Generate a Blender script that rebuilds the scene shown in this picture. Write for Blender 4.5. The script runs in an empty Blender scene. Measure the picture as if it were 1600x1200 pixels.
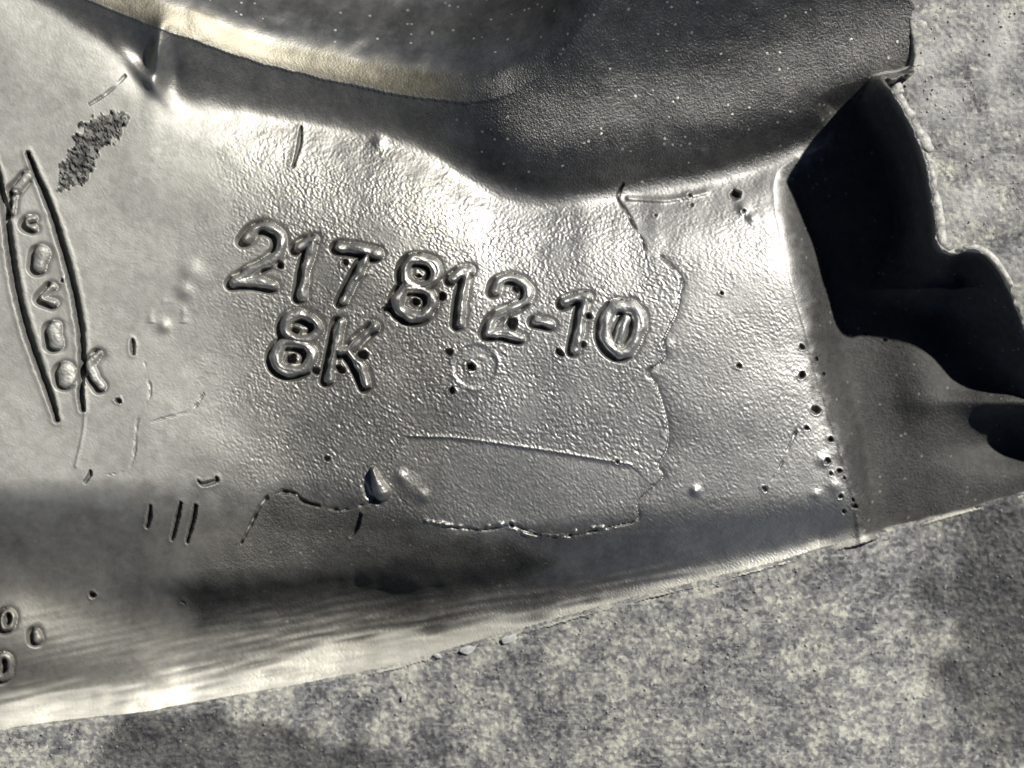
import bpy, math, numpy as np
from mathutils import Vector

sc = bpy.context.scene
COL = sc.collection
PX = 0.0001                      # one design unit = 0.1 mm, design origin at (800, 600), v runs down

# ------------------------------------------------------------------ camera, sky, sun, exposure
cam_d = bpy.data.cameras.new("camera"); cam = bpy.data.objects.new("camera", cam_d); COL.objects.link(cam)
cam.location = (0, 0, 0.5); cam.rotation_euler = (0, 0, 0)
cam_d.sensor_width = 36; cam_d.lens = 36 * 0.5 / 0.16
cam_d.clip_start = 0.01; cam_d.clip_end = 50
cam_d.dof.use_dof = True; cam_d.dof.focus_distance = 0.5; cam_d.dof.aperture_fstop = 9.0
sc.camera = cam

SUN_AZ = (0.745, 0.667); SUN_EL = math.radians(43)
world = bpy.data.worlds.new("World"); sc.world = world; world.use_nodes = True
wn = world.node_tree.nodes; wl = world.node_tree.links
bg = wn["Background"]; sky = wn.new("ShaderNodeTexSky"); sky.sky_type = 'NISHITA'
sky.sun_disc = False; sky.sun_elevation = SUN_EL
sky.sun_rotation = math.atan2(SUN_AZ[0], SUN_AZ[1])
sky.altitude = 4000; sky.air_density = 0.5; sky.dust_density = 0.3; sky.ozone_density = 1.0
wl.new(sky.outputs[0], bg.inputs[0]); bg.inputs[1].default_value = 0.05

sl = bpy.data.lights.new("sun", 'SUN'); sl.energy = 5.0; sl.angle = math.radians(0.9); sl.color = (1, 0.968, 0.91)
sun = bpy.data.objects.new("sun", sl); COL.objects.link(sun)
sdir = Vector((SUN_AZ[0] * math.cos(SUN_EL), SUN_AZ[1] * math.cos(SUN_EL), math.sin(SUN_EL)))
sun.rotation_euler = sdir.to_track_quat('Z', 'Y').to_euler()
sun.location = sdir * 1.0
sc.view_settings.view_transform = 'Standard'; sc.view_settings.look = 'None'
sc.view_settings.exposure = -0.05; sc.view_settings.gamma = 1.0

rng = np.random.default_rng(7)

# ------------------------------------------------------------------ numeric helpers
NW, NH = 2048, 1536              # noise sheets, one sample per unit, wrap round
_fx = np.fft.rfftfreq(NW)[None, :]; _fy = np.fft.fftfreq(NH)[:, None]
_fr = np.sqrt(_fx * _fx + _fy * _fy) + 1e-9
def noise(wave, band=0.5, aniso=None):
    """Band-limited noise of about that wavelength, unit deviation. aniso = (direction, squeeze)."""
    f = np.fft.rfft2(rng.standard_normal((NH, NW)))
    fr = _fr
    if aniso:
        a, k = aniso; c, s = math.cos(a), math.sin(a)
        p = _fx * c + _fy * s; q = -_fx * s + _fy * c
        fr = np.sqrt((p * k) ** 2 + q * q) + 1e-9
    f *= np.exp(-(np.log(fr * wave) / band) ** 2)
    n = np.fft.irfft2(f, s=(NH, NW)).astype(np.float32)
    return n / n.std()
def lownoise(wave):
    f = np.fft.rfft2(rng.standard_normal((NH, NW))); f *= np.exp(-(_fr * wave) ** 2)
    n = np.fft.irfft2(f, s=(NH, NW)).astype(np.float32); return n / n.std()
def sample(n, U, V):
    x = np.mod(U + 256, NW); y = np.mod(V + 256, NH)
    x0 = np.floor(x).astype(int); y0 = np.floor(y).astype(int); fx = x - x0; fy = y - y0
    x0 %= NW; y0 %= NH; x1 = (x0 + 1) % NW; y1 = (y0 + 1) % NH
    return (n[y0, x0] * (1 - fx) + n[y0, x1] * fx) * (1 - fy) + (n[y1, x0] * (1 - fx) + n[y1, x1] * fx) * fy
def sst(a, b, x):
    t = np.clip((x - a) / (b - a), 0, 1); return t * t * (3 - 2 * t)
def curve(pts, x, smooth=25):
    """Smoothed interpolation through (x, y) points."""
    px = np.array([p[0] for p in pts], float); py = np.array([p[1] for p in pts], float)
    if smooth <= 0: return np.interp(x, px, py)
    o = np.linspace(-2, 2, 17); w = np.exp(-o * o / 1.2); w /= w.sum()
    r = 0
    for k in range(17): r = r + w[k] * np.interp(x + o[k] * smooth, px, py)
    return r
def spline(pts, n=10):
    p = np.array(pts, float)
    if len(p) < 3: 
        t = np.linspace(0, 1, n)[:, None]; return p[0] * (1 - t) + p[1] * t
    q = np.vstack([2 * p[0] - p[1], p, 2 * p[-1] - p[-2]]); out = []
    for i in range(1, len(q) - 2):
        t = np.linspace(0, 1, n, endpoint=False)[:, None]
        a, b, c, d = q[i - 1], q[i], q[i + 1], q[i + 2]
        out.append(0.5 * (2 * b + (c - a) * t + (2 * a - 5 * b + 4 * c - d) * t ** 2 + (3 * b - a - 3 * c + d) * t ** 3))
    out.append(p[-1:]); return np.vstack(out)
def segdist(U, V, P):
    """Distance to a polyline, and the fraction along it."""
    best = np.full(U.shape, 1e9); along = np.zeros(U.shape); n = len(P) - 1
    for i in range(n):
        ax, ay = P[i]; dx, dy = P[i + 1] - P[i]; L2 = dx * dx + dy * dy + 1e-9
        t = np.clip(((U - ax) * dx + (V - ay) * dy) / L2, 0, 1)
        d = np.hypot(U - ax - t * dx, V - ay - t * dy)
        m = d < best; best = np.where(m, d, best); along = np.where(m, (i + t) / n, along)
    return best, along
def inside(U, V, P):
    r = np.zeros(U.shape, bool); n = len(P)
    for i in range(n):
        x0, y0 = P[i]; x1, y1 = P[(i + 1) % n]
        if y0 == y1: continue
        c = ((V >= y0) != (V >= y1)) & (U < x0 + (V - y0) * (x1 - x0) / (y1 - y0)); r ^= c
    return r
def axis(knots):
    """Uneven axis: list of (position, step from there on)."""
    out = [knots[0][0]]
    for (a, s), (b, _) in zip(knots[:-1], knots[1:]):
        n = max(1, int(round((b - a) / s))); out.extend(np.linspace(a, b, n + 1)[1:])
    return np.array(out)

# ------------------------------------------------------------------ main curves of the casting
RIM = spline([(1425, -420), (1420, -150), (1424, -40), (1428, 0), (1436, 40), (1442, 80), (1436, 106), (1410, 119), (1383, 124), (1379, 138), (1394, 165),
              (1418, 208), (1436, 256), (1446, 300), (1454, 348), (1458, 383), (1474, 396), (1500, 391), (1530, 398), (1555, 424),
              (1575, 455), (1592, 492), (1612, 540), (1650, 640), (1720, 715)], 6)
LIP = [(-600, 1300), (-150, 1190), (0, 1158), (240, 1128), (420, 1096), (600, 1060), (800, 1003), (1000, 946), (1200, 896), (1400, 842), (1600, 786), (1720, 748), (1900, 690)]
VB = [(-600, 735), (0, 748), (300, 742), (540, 748), (600, 775), (660, 805), (720, 812), (850, 812), (1000, 782), (1150, 772), (1330, 760), (1500, 770), (1900, 640)]
VT = [(-600, -260), (0, -12), (60, 6), (130, 48), (200, 96), (250, 142), (300, 160), (450, 180), (600, 206), (660, 226), (710, 256), (770, 297), (850, 318), (970, 301), (1150, 268), (1250, 235), (1330, 200), (1500, 150), (1900, 100)]
VL = [(-600, -330), (-100, -88), (130, 0), (250, 47), (400, 98), (600, 143), (740, 162), (800, 150), (860, 110), (930, 30), (1020, -90), (1120, -250), (1300, -500), (1900, -900)]
UR = [(-600, 1900), (-150, 1700), (0, 1600), (70, 1500), (100, 1420), (118, 1340), (138, 1278), (180, 1280), (215, 1270), (245, 1216), (300, 1208), (420, 1232), (560, 1268), (700, 1312), (790, 1336), (830, 1344), (880, 1350), (1000, 1358), (1500, 1400)]
TK = np.linspace(0, 1, 11)
SLOPES = [  # u, dh/dv down the foot of the casting from the roll-off to the lip
    (-200, [0, -.30, -.38, -.32, -.20, .02, .0, -.02, -.16, .36, .45]),
    (0,    [0, -.30, -.38, -.32, -.20, .02, .0, -.02, -.16, .36, .45]),
    (230,  [0, -.30, -.38, -.30, -.25, -.30, -.10, .0, .04, .34, .45]),
    (320,  [0, -.30, -.34, -.22, -.22, -2.0, -.70, -.1, .05, .32, .42]),
    (450,  [0, -.32, -.50, -.55, -.60, -2.8, -.90, -.2, .05, .32, .42]),
    (620,  [0, -.40, -.60, -.50, -1.2, -2.0, -.60, -.1, .20, .40, .35]),
    (760,  [0, -.40, -.60, -.70, -1.4, -1.2, -.40, -.1, .10, .40, .40]),
    (900,  [0, -.10, -.30, -.46, -.50, -.42, -.30, -.15, .0, .25, .42]),
    (1000, [0, -.04, -.10, -.18, -.28, -.34, -.32, -.24, -.10, .10, .45]),
    (1300, [0, -.04, -.08, -.16, -.26, -.30, -.28, -.16, .0, .30, .50]),
    (1500, [0, -.05, -.10, -.10, -.10, -.10, -.10, -.05, .0, .35, .50]),
    (1900, [0, -.05, -.10, -.10, -.10, -.10, -.10, -.05, .0, .35, .50])]
_us = np.arange(-600, 1921, 10.0); _tt = np.linspace(0, 1, 201)
_ku = [s[0] for s in SLOPES]; _kt = np.array([[np.interp(t, TK, s[1]) for s in SLOPES] for t in _tt])       # t x knots
_sl = np.array([np.interp(_us, _ku, row) for row in _kt]).T                                                  # u x t
_o = np.arange(-22, 23); _w = np.exp(-(_o / 6.0) ** 2); _w /= _w.sum()
_sl = sum(w_ * _sl[np.clip(np.arange(len(_us)) + k_, 0, len(_us) - 1)] for k_, w_ in zip(_o, _w))
_cum = np.concatenate([np.zeros((len(_us), 1)), np.cumsum((_sl[:, 1:] + _sl[:, :-1]) / 2 * (_tt[1] - _tt[0]), 1)], 1)
def foot(U, t):
    ui = np.clip(np.searchsorted(_us, U) - 1, 0, len(_us) - 2); fu = np.clip((U - _us[ui]) / (_us[ui + 1] - _us[ui]), 0, 1)
    x = np.clip(t, 0, 1) * 200; xi = np.minimum(x.astype(int), 199); fx = x - xi
    a = _cum[ui, xi] * (1 - fx) + _cum[ui, xi + 1] * fx; b = _cum[ui + 1, xi] * (1 - fx) + _cum[ui + 1, xi + 1] * fx
    return a * (1 - fu) + b * fu

FLOOR = -108.0
def base_height(U, V, feet=True):
    # left plate tips towards the upper right, the number pad lies nearly level and a little lower
    plate = -2 - 0.125 * (U - 300) * np.where(U < -200, 0.3, 1) + 0.03 * (np.clip(V, -100, 800) - 450)
    vv = np.clip(V, 0, 830); pad = 0.006 * (U - 800) - 0.00014 * np.clip(U - 820, 0, 470) ** 2 - 0.012 * (vv - 450) - 0.00010 * np.maximum(vv - 380, 0) ** 2
    w = sst(215, 540, U - 0.05 * (V - 450))
    h = plate * (1 - w) + pad * w
    # roll-off at the top edge of the pad
    vt = curve(VT, U, 26); d = V - vt
    L = 25 + 72 * sst(150, 560, U) - 10 * sst(760, 1000, U); A = L * (0.14 + 0.54 * sst(120, 520, U) + 0.14 * sst(900, 1010, U))
    dp = np.maximum(d, 0); h = h - A * np.exp(-(np.sqrt(dp ** 2 + 18.0 ** 2) - 18.0) / L)
    # wall of the upper boss, rising above the crease
    vl = curve(VL, U, 22); up = np.maximum(-d, 0); wall_w = np.maximum(vt - vl, 10)
    upc = np.minimum(up, wall_w)
    sw = 0.42 + 0.10 * sst(700, 900, U) - 0.1 * sst(1200, 1300, U)
    soft = 22.0
    wl_ = sw * (np.sqrt(upc ** 2 + soft ** 2) - soft)
    bx = np.arange(0, 1200.0); bsl = 0.85 * sst(0, 28, bx) - 0.68 * sst(25, 120, bx) + 0.55 * sst(120, 260, bx); belly = np.interp(upc, bx, np.cumsum(bsl))
    bel = sst(690, 820, U)
    h = h + (wl_ * (1 - bel) + bel * belly) * np.where(up > 0, 1, 0)
    # lip of the bore: rounds over, then falls away inside
    g = np.maximum(vl - V, 0)
    h = h + sw * 24 * (1 - np.exp(-g / 24)) - (0.40 * g + 0.55 * np.maximum(g - 45, 0) ** 1.5 / 12) * np.where(g > 0, 1, 0)
    lowb = -150.0; h = np.where(g > 0, 0.5 * (h + lowb + np.sqrt((h - lowb) ** 2 + 900)), h)
    # right edge of the pad and the pocket beyond it
    P = np.array([(u, v) for v, u in UR], float); P = spline(P, 8); g_ = np.exp(-(np.arange(-10, 11) / 4.0) ** 2); g_ /= g_.sum(); Q = np.pad(P, ((10, 10), (0, 0)), mode='edge'); P = np.stack([np.convolve(Q[:, 0], g_, 'valid'), np.convolve(Q[:, 1], g_, 'valid')], 1); P[0] = (1900, -600)
    m = (U > 900); e = np.full(U.shape, 400.0)
    dm, _ = segdist(U[m], V[m], P); so_ = np.argsort(P[:, 1]); ur = np.interp(V[m], P[so_, 1], P[so_, 0])
    e[m] = np.where(U[m] < ur, dm, -dm)
    Br = (4 + 8 * sst(420, 560, V)) * sst(230, 300, V)
    h = h - np.where(e > 0, Br * np.exp(-np.maximum(e, 0) / 44), Br)
    wv = np.maximum(-e, 0)
    drop = 0.22 * wv + 1.6 * (np.sqrt(wv ** 2 + 40 ** 2) - 40)
    low = h - drop; k = 18.0
    fl = FLOOR + 10 * np.sin(V / 90.0) - 0.02 * (V - 400)
    low = 0.5 * (low + fl + np.sqrt((low - fl) ** 2 + k * k))
    h = np.where(e > 0, h, np.minimum(h, low))
    # foot of the casting
    vb = curve(VB, U, 25); vr = curve(LIP, U, 20); t = (V - vb) / (vr - vb)
    if feet: h = h + foot(U, t) * (vr - vb)
    # ribs and lobes in the right pocket
    def blob(cu, cv, su, sv, a, rot=0):
        c, s = math.cos(rot), math.sin(rot); x = (U - cu) * c + (V - cv) * s; y = -(U - cu) * s + (V - cv) * c
        return a * np.exp(-(x / su) ** 2 - (y / sv) ** 2)
    q = sst(-10, -60, e)
    h = h + q * (blob(1452, 585, 46, 100, 22, -0.2) + blob(1610, 628, 100, 22, 60) + blob(1640, 560, 50, 40, -30) + blob(1600, 700, 90, 30, -30))
    h = h + blob(1366, 740, 10, 60, -6, -0.12)
    # little rib where boss and plate meet
    h = h + blob(247, 92, 13, 46, 22, 0.15) + blob(228, 120, 10, 40, 12, -0.75) - blob(215, 80, 22, 30, 9) - blob(275, 110, 12, 26, 5)
    # swelling at the lower left corner
    h = h + blob(30, 1000, 85, 62, 16) + blob(330, 705, 60, 55, 4, 0.4)
    # rim along the right side, steep inside
    m = U > 1180; rim = np.full(U.shape, -1e4); dr, al = segdist(U[m], V[m], RIM)
    top = np.interp(V[m], [-400, 60, 112, 150, 300, 380, 410, 470, 560, 700], [-75, -75, -20, 92, 90, 74, 60, 34, -5, -60])
    wide = np.interp(V[m], [0, 100, 130, 380, 400, 450, 520], [9, 9, 5, 5, 6, 6, 6])
    rim[m] = top - np.interp(V[m], [350, 450], [6.0, 1.3]) * np.maximum(dr - wide, 0) - 0.02 * dr
    kk = 8.0
    h = np.where(rim > -900, 0.5 * (h + rim + np.sqrt((h - rim) ** 2 + kk * kk)) * 1.0, h)
    return h, dict(d=d, e=e, t=t, vr=vr, vl=vl, g=g, w=w, vt=vt, vb=vb)

# ------------------------------------------------------------------ marks cast into the metal
GL = [  # name, label, strokes [(points, half width)], height
 ("raised_digit", "raised digit 2", [([(384, 374), (396, 358), (416, 353), (435, 364), (438, 386), (424, 405), (396, 421), (369, 438)], 10), ([(366, 441), (396, 440), (426, 446)], 9)], 10),
 ("raised_digit", "raised digit 1", [([(466, 386), (478, 377), (490, 375)], 9), ([(488, 378), (477, 420), (470, 462)], 8.5)], 9),
 ("raised_digit", "raised digit 7", [([(530, 385), (558, 389), (588, 397)], 9), ([(572, 402), (553, 436), (536, 470)], 7.5)], 10),
 ("raised_digit", "raised digit 8", [([(657, 404), (676, 412), (681, 428), (668, 444), (650, 446), (635, 436), (634, 418), (643, 406), (657, 404)], 9.5), ([(650, 448), (670, 458), (675, 476), (662, 494), (640, 494), (623, 482), (623, 464), (634, 450), (650, 448)], 9.5)], 11),
 ("raised_digit", "raised digit 1", [([(708, 434), (720, 426), (734, 423)], 9), ([(730, 427), (722, 466), (718, 505)], 8)], 10),
 ("raised_digit", "raised digit 2", [([(774, 454), (779, 440), (797, 433), (818, 440), (827, 457), (819, 472), (792, 485), (771, 499), (762, 519)], 8), ([(763, 522), (786, 521), (814, 528)], 7)], 10),
 ("raised_hyphen", "raised hyphen", [([(838, 501), (862, 506)], 7)], 9),
 ("raised_digit", "raised digit 1", [([(884, 472), (900, 466), (918, 464)], 9), ([(914, 468), (907, 505), (899, 546)], 8)], 10),
 ("raised_digit", "raised digit 0, partly filled in", [([(972, 477), (993, 484), (1000, 506), (994, 532), (977, 550), (957, 544), (946, 522), (950, 496), (962, 480), (972, 477)], 11), ([(978, 500), (970, 522), (966, 536)], 9)], 10),
 ("raised_digit", "raised digit 8", [([(470, 492), (490, 500), (496, 514), (484, 528), (464, 530), (447, 520), (446, 504), (456, 494), (470, 492)], 9), ([(458, 534), (478, 542), (486, 558), (476, 576), (454, 581), (434, 572), (430, 554), (440, 538), (458, 534)], 9.5)], 11),
 ("raised_letter", "raised letter K", [([(531, 503), (522, 548), (513, 592)], 8.5), ([(584, 512), (564, 528), (546, 545), (530, 549)], 8.5), ([(544, 548), (560, 572), (573, 602)], 7.5)], 10),
]
def oval(cu, cv, ru, rv, rot=0, n=14):
    a = np.linspace(0, 2 * math.pi, n); c, s = math.cos(rot), math.sin(rot)
    return [(cu + ru * math.cos(x) * c - rv * math.sin(x) * s, cv + ru * math.cos(x) * s + rv * math.sin(x) * c) for x in a]
MARKS = [  # small characters of the date panel and lower corner
 ("stamped_mark", None, [([(30, 296), (40, 286), (46, 278)], 9)], 8),
 ("stamped_mark", None, [([(27, 304), (24, 334)], 4)], 5),
 ("stamped_mark", None, [([(58, 342), (47, 346), (47, 354), (58, 358)], 5)], 7),
 ("stamped_mark", None, [([(68, 396), (66, 416)], 13)], 8),
 ("stamped_mark", None, [([(84, 448), (70, 466), (88, 474)], 6.5)], 8),
 ("stamped_mark", None, [([(88, 514), (90, 536)], 12)], 8),
 ("stamped_mark", None, [([(106, 580), (108, 592)], 15)], 8),
 ("stamped_mark", None, [([(157, 552), (143, 572), (161, 604)], 7)], 7),
 ("stamped_mark", None, [(oval(4, 972, 9, 14, 0.2), 5)], 7),
 ("stamped_mark", None, [([(49, 992), (50, 1002)], 8)], 8),
 ("stamped_mark", None, [(oval(-4, 1047, 11, 18, 0.2), 6)], 8),
]
GROOVES = [  # name, label, points, half width, depth
 ("panel_groove", "deep curved groove on the outer side of the date panel", [(-6, 250), (3, 284), (14, 344), (26, 430), (41, 497), (60, 557), (81, 617), (93, 656)], 6.0, 16),
 ("panel_groove", "deep curved groove on the inner side of the date panel", [(47, 242), (60, 276), (79, 321), (96, 374), (112, 430), (126, 497), (131, 557), (129, 610), (132, 640)], 5.5, 16),
 ("tool_nick", None, [(235, 790), (233, 806), (228, 824)], 3.2, 9),
 ("tool_nick", None, [(282, 786), (275, 812), (266, 845)], 3.2, 10),
 ("tool_nick", None, [(305, 790), (299, 815), (290, 848)], 3.2, 11),
 ("tool_nick", None, [(561, 806), (555, 826), (545, 840)], 3.4, 8),
 ("tool_nick", None, [(467, 194), (464, 225), (456, 258)], 2.8, 7),
 ("tool_nick", None, [(310, 752), (318, 757), (336, 752), (338, 747)], 3.0, 8),
 ("tool_nick", None, [(136, 752), (143, 742), (144, 736)], 2.6, 7),
 ("tool_nick", None, [(208, 532), (209, 553)], 3.0, 7),
 ("cold_shut", "wavy cold shut line below the plate", [(374, 850), (390, 820), (404, 792), (426, 772), (454, 771), (480, 787), (525, 796), (560, 793), (584, 783)], 3.0, 7),
 ("cold_shut", "jagged cold shut line at the upper right of the pad", [(976, 284), (968, 300), (970, 311), (985, 335), (996, 360), (1008, 380), (1010, 402)], 2.6, 7),
 ("cold_shut", None, [(227, 565), (236, 610), (230, 630), (216, 659), (213, 700), (203, 732), (172, 742)], 1.6, 1.6),
 ("cold_shut", None, [(238, 660), (262, 652), (300, 640), (318, 615)], 1.6, 1.6),
 ("cold_shut", None, [(1258, 652), (1240, 690), (1222, 730), (1202, 762)], 1.7, 4),
 ("cold_shut", None, [(195, 118), (172, 143), (140, 165)], 1.7, 4),
]
FLOW = spline([(1035, 402), (1052, 418), (1066, 436), (1062, 462), (1056, 490), (1045, 512), (1036, 535), (1038, 560), (1012, 580), (1024, 600), (1036, 632), (1044, 668), (1042, 700), (1028, 728), (1036, 744), (1020, 762), (996, 785), (997, 812), (960, 822), (900, 836), (850, 838), (800, 822), (760, 828), (700, 824)], 5)
PORES = [(538,410,4.5),(437,414,6.5),(603,482,7),(690,464,7.5),(653,432,4.5),(648,473,9),(461,516,6.5),(455,560,9.5),(493,580,7.5),(531,578,8),(567,556,9),
 (920,495,6.5),(910,539,5),(875,552,6),(735,572,8.5),(705,611,6),(702,551,5.5),(800,505,11),(806,452,7),
 (1256,542,3.5),(1256,587,6.5),(1279,641,6),(1302,687,3.8),(1296,723,4),(1317,738,3.4),(1325,749,3),(1304,741,3),(1320,778,3.4),(1340,795,4),(1340,783,3),(1325,801,3.4),(1365,521,3.6),(1395,531,3),
 (1154,572,3.8),(1129,457,3),(1280,561,3),(1292,585,3),(1197,764,4),(1264,670,3),(1154,301,8.5),(1166,327,3.4),(1081,301,3.4),(1083,317,3),(1027,334,3),(187,626,4.2),(100,439,3),(510,717,4.5),(965,722,3.6),(798,820,4),(135,934,5),(279,946,4)]
CRUST = [(191,167),(201,184),(196,204),(176,224),(160,238),(150,262),(134,290),(112,294),(95,302),(88,272),(104,246),(120,226),(124,200),(146,192),(152,176),(172,174)]

# ------------------------------------------------------------------ sculpt the casting
ua = axis([(-700, 25), (-120, 2.4), (-15, 1.5), (170, 1.7), (345, 1.3), (1015, 1.6), (1340, 2.1), (1670, 2.5), (1750, 20), (1900, 0)])
va = axis([(-560, 25), (-120, 2.4), (-10, 2.0), (345, 1.35), (620, 1.6), (850, 1.9), (1200, 2.4), (1300, 0)])
U, V = np.meshgrid(ua, va)
# the foot is trimmed so that its lip runs down steadily to the right
_uu = _us[None, :].copy(); _vb = curve(VB, _uu, 25); _len = (curve(LIP, _uu, 20) - _vb)[0]
_hb = base_height(_uu, _vb, feet=False)[0][0]
_want = np.interp(_us, [-600, -200, 0, 250, 450, 650, 800, 1000, 1150, 1300, 1500, 1900], [0, -30, -50, -76, -98, -108, -92, -66, -66, -72, -108, -125])
def _ks(x, w=14.0):
    o = np.arange(-30, 31); g = np.exp(-(o / w) ** 2); g /= g.sum(); return sum(w_ * x[np.clip(np.arange(len(x)) + k_, 0, len(x) - 1)] for k_, w_ in zip(o, g))
_want = _ks(_want)
_pos = (np.maximum(_sl, 0).mean(1)) * _len; _neg = (np.minimum(_sl, 0).mean(1)) * _len
_f = np.clip((_want - _hb - _pos) / np.minimum(_neg, -1e-3), 0.2, 4.0); print("foot factors", np.round(_f[::10], 2))
_sl = np.where(_sl < 0, _sl * _ks(_f, 5.0)[:, None], _sl)
_cum = np.concatenate([np.zeros((len(_us), 1)), np.cumsum((_sl[:, 1:] + _sl[:, :-1]) / 2 * (_tt[1] - _tt[0]), 1)], 1)
nz_big, nz_mid, nz_grain, nz_fine = lownoise(160), lownoise(40), noise(6.8, 0.5), noise(4.2, 0.4)
nz_g12 = noise(12.5, 0.45); nz_crust = noise(11, 0.5); nz_streak = noise(16, 0.5, (math.radians(-11), 9)); nz_edge = lownoise(14)

wa = 0.25 + 0.0 * U
Uw = U + 3.0 * wa * sample(nz_mid, U, V); Vw = V + 3.0 * wa * sample(nz_mid, U + 700, V + 300)
H, F = base_height(Uw, Vw)
H = H + 0.8 * sample(nz_big, U, V) + 0.06 * sample(nz_mid, U + 300, V)

# amount of casting grain: strong inside the pad, weak on the plate, fine past the flow line
padw = sst(250, 420, U) * sst(-10, 25, F['d']) * sst(-5, 20, F['e']) * (1 - 0.75 * sst(0.02 + 0.4 * sst(850, 1050, U), 0.2 + 0.65 * sst(850, 1050, U), F['t']))
flow_poly = np.vstack([[(985, 200)], [(976, 284)], [(970, 311)], [(996, 360)], [(1012, 398)], FLOW, [(620, 830)], [(200, 830)], [(200, 200)]])
flow_in = inside(U, V, flow_poly)
smooth_patch = inside(U, V, np.array([(636, 683), (720, 686), (860, 706), (985, 727), (1020, 760), (996, 800), (960, 822), (850, 838), (700, 824), (640, 790), (610, 740)], float))
grain = padw * np.where(flow_in, 1.0, 0.55) * np.where(smooth_patch, 0.5, 1.0)
grain = 0.13 + 0.87 * grain * (0.25 * sst(225, 300, U + 20 * sample(nz_mid, U, V)) + 0.75 * sst(285, 470, U + 20 * sample(nz_mid, U, V)))
GMASK = np.ones(U.shape)
for (n, l, strokes, ht) in GL:
    c = np.vstack([np.array(s[0], float) for s in strokes]); m = (U > c[:, 0].min() - 30) & (U < c[:, 0].max() + 30) & (V > c[:, 1].min() - 30) & (V < c[:, 1].max() + 30)
    for pts, hw in strokes:
        dd, _ = segdist(U[m], V[m], spline(pts, 5)); GMASK[m] = np.minimum(GMASK[m], sst(hw, hw + 6, dd))
grain = grain * GMASK
rough = 0.045 + 0.05 * sst(300, 420, U) + 0.25 * sst(0, 40, -F['d']) * sst(680, 760, U) + 0.2 * sst(600, 800, U) * sst(0.05, 0.3, F['t'])
patch = np.clip(1.05 + 0.24 * sample(nz_mid, U * 0.8 + 200, V * 0.8) + 0.15 * sample(nz_edge, U + 77, V), 0.25, 2.0)
gn = sample(nz_grain, U, V); gn = np.sign(gn) * np.abs(gn) ** 0.8
H = H + grain * patch * (0.17 * gn + 0.10 * sample(nz_fine, U, V) + 0.12 * sample(nz_g12, U, V)) + GMASK * rough * 0.6 * sample(nz_fine, U + 500, V)
streak = sst(0.4, 0.6, F['t']) * (0.35 + 0.65 * sst(260, 420, U)) * (1 - sst(900, 1200, U))
H = H + streak * 0.45 * sample(nz_streak, U, V)
# step at the flow line, faint edge of the smooth patch
fd, _ = segdist(U, V, FLOW)
near = fd < 40
H = H - 3.2 * np.exp(-(fd / 2.6) ** 2) * (0.15 + 1.1 * np.clip(sample(nz_mid, U * 2, V * 2) + 0.2, 0, 1))
H = H - np.where(near & ~flow_in, 2.6 * np.exp(-fd / 9), 0) + np.where(flow_in, 0.6 * np.exp(-fd / 9), 0)
sd, _ = segdist(U, V, spline([(640, 682), (720, 686), (860, 706), (985, 728)], 8)); H = H + 1.3 * np.exp(-(sd / 3.2) ** 2) - np.where(smooth_patch, 1.5 * np.exp(-sd / 25), 0)
sd, _ = segdist(U, V, spline([(665, 815), (705, 822), (745, 828), (782, 820), (800, 828), (830, 838), (890, 840), (905, 830), (965, 824)], 6)); H = H + 3.4 * np.clip(0.5 + 0.7 * sample(nz_edge, U, V), 0.1, 1.3) * np.exp(-(sd / 3.0) ** 2)
sd, _ = segdist(U, V, spline([(985, 306), (1040, 309), (1080, 303), (1108, 296)], 6)); H = H + 4 * np.exp(-(sd / 4.0) ** 2)
sd, _ = segdist(U, V, spline([(136, 606), (134, 670), (122, 728)], 6)); H = H + 1.2 * np.exp(-(sd / 2.2) ** 2)
sd, _ = segdist(U, V, np.array([(556, 437), (574, 426)])); H = H + 2 * np.exp(-(sd / 2.2) ** 2)
# round pusher mark: a shallow ring
rr = np.hypot(U - 742, V - 572); rn = np.clip(0.5 + 0.8 * sample(nz_mid, U * 1.5, V * 1.5), 0, 1); H = H + rn * 1.1 * np.exp(-((rr - 37) / 3.5) ** 2) - 1.2 * sst(37, 30, rr) + (1 - rn) * 1.0 * np.exp(-((np.hypot(U - 748, V - 575) - 17) / 3) ** 2)
rr = np.hypot((U - 262), V - 495); H = H + rn * 0.9 * np.exp(-((rr - 26) / 5) ** 2) * (V < 505)
# bumps
for (cu, cv, r, a) in [(590, 218, 10, 5), (257, 510, 9, 3), (1165, 322, 9, 5), (1088, 768, 7, 5), (1100, 235, 8, 4), (615, 465, 9, 2.5), (1178, 338, 7, 4), (300, 425, 18, 3), (290, 455, 12, 3), (1042, 540, 10, 2), (640, 760, 16, 3), (625, 745, 9, 4), (660, 775, 9, 3), (1290, 720, 10, 3), (1310, 760, 10, 2.5), (1280, 775, 8, 2.5)]:
    H = H + a * np.exp(-((U - cu) ** 2 + (V - cv) ** 2) / r ** 2)
# pointed burr
burr_p = spline([(583, 735), (588, 752), (596, 770)], 6); bd, ba = segdist(U, V, burr_p); burr_w = 5 + 9 * ba
H = H + np.where(bd < burr_w, 16 * np.sqrt(np.clip(1 - (bd / burr_w) ** 2, 0, 1)), 0)
sd, _ = segdist(U, V, np.array([(570, 760), (574, 775), (590, 785)])); H = H - 5 * np.exp(-(sd / 4.0) ** 2)

names = ["plate"]; labels = [None]; lab = np.zeros(U.shape, np.int16)
def newpart(n, l=None): names.append(n); labels.append(l); return len(names) - 1
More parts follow.
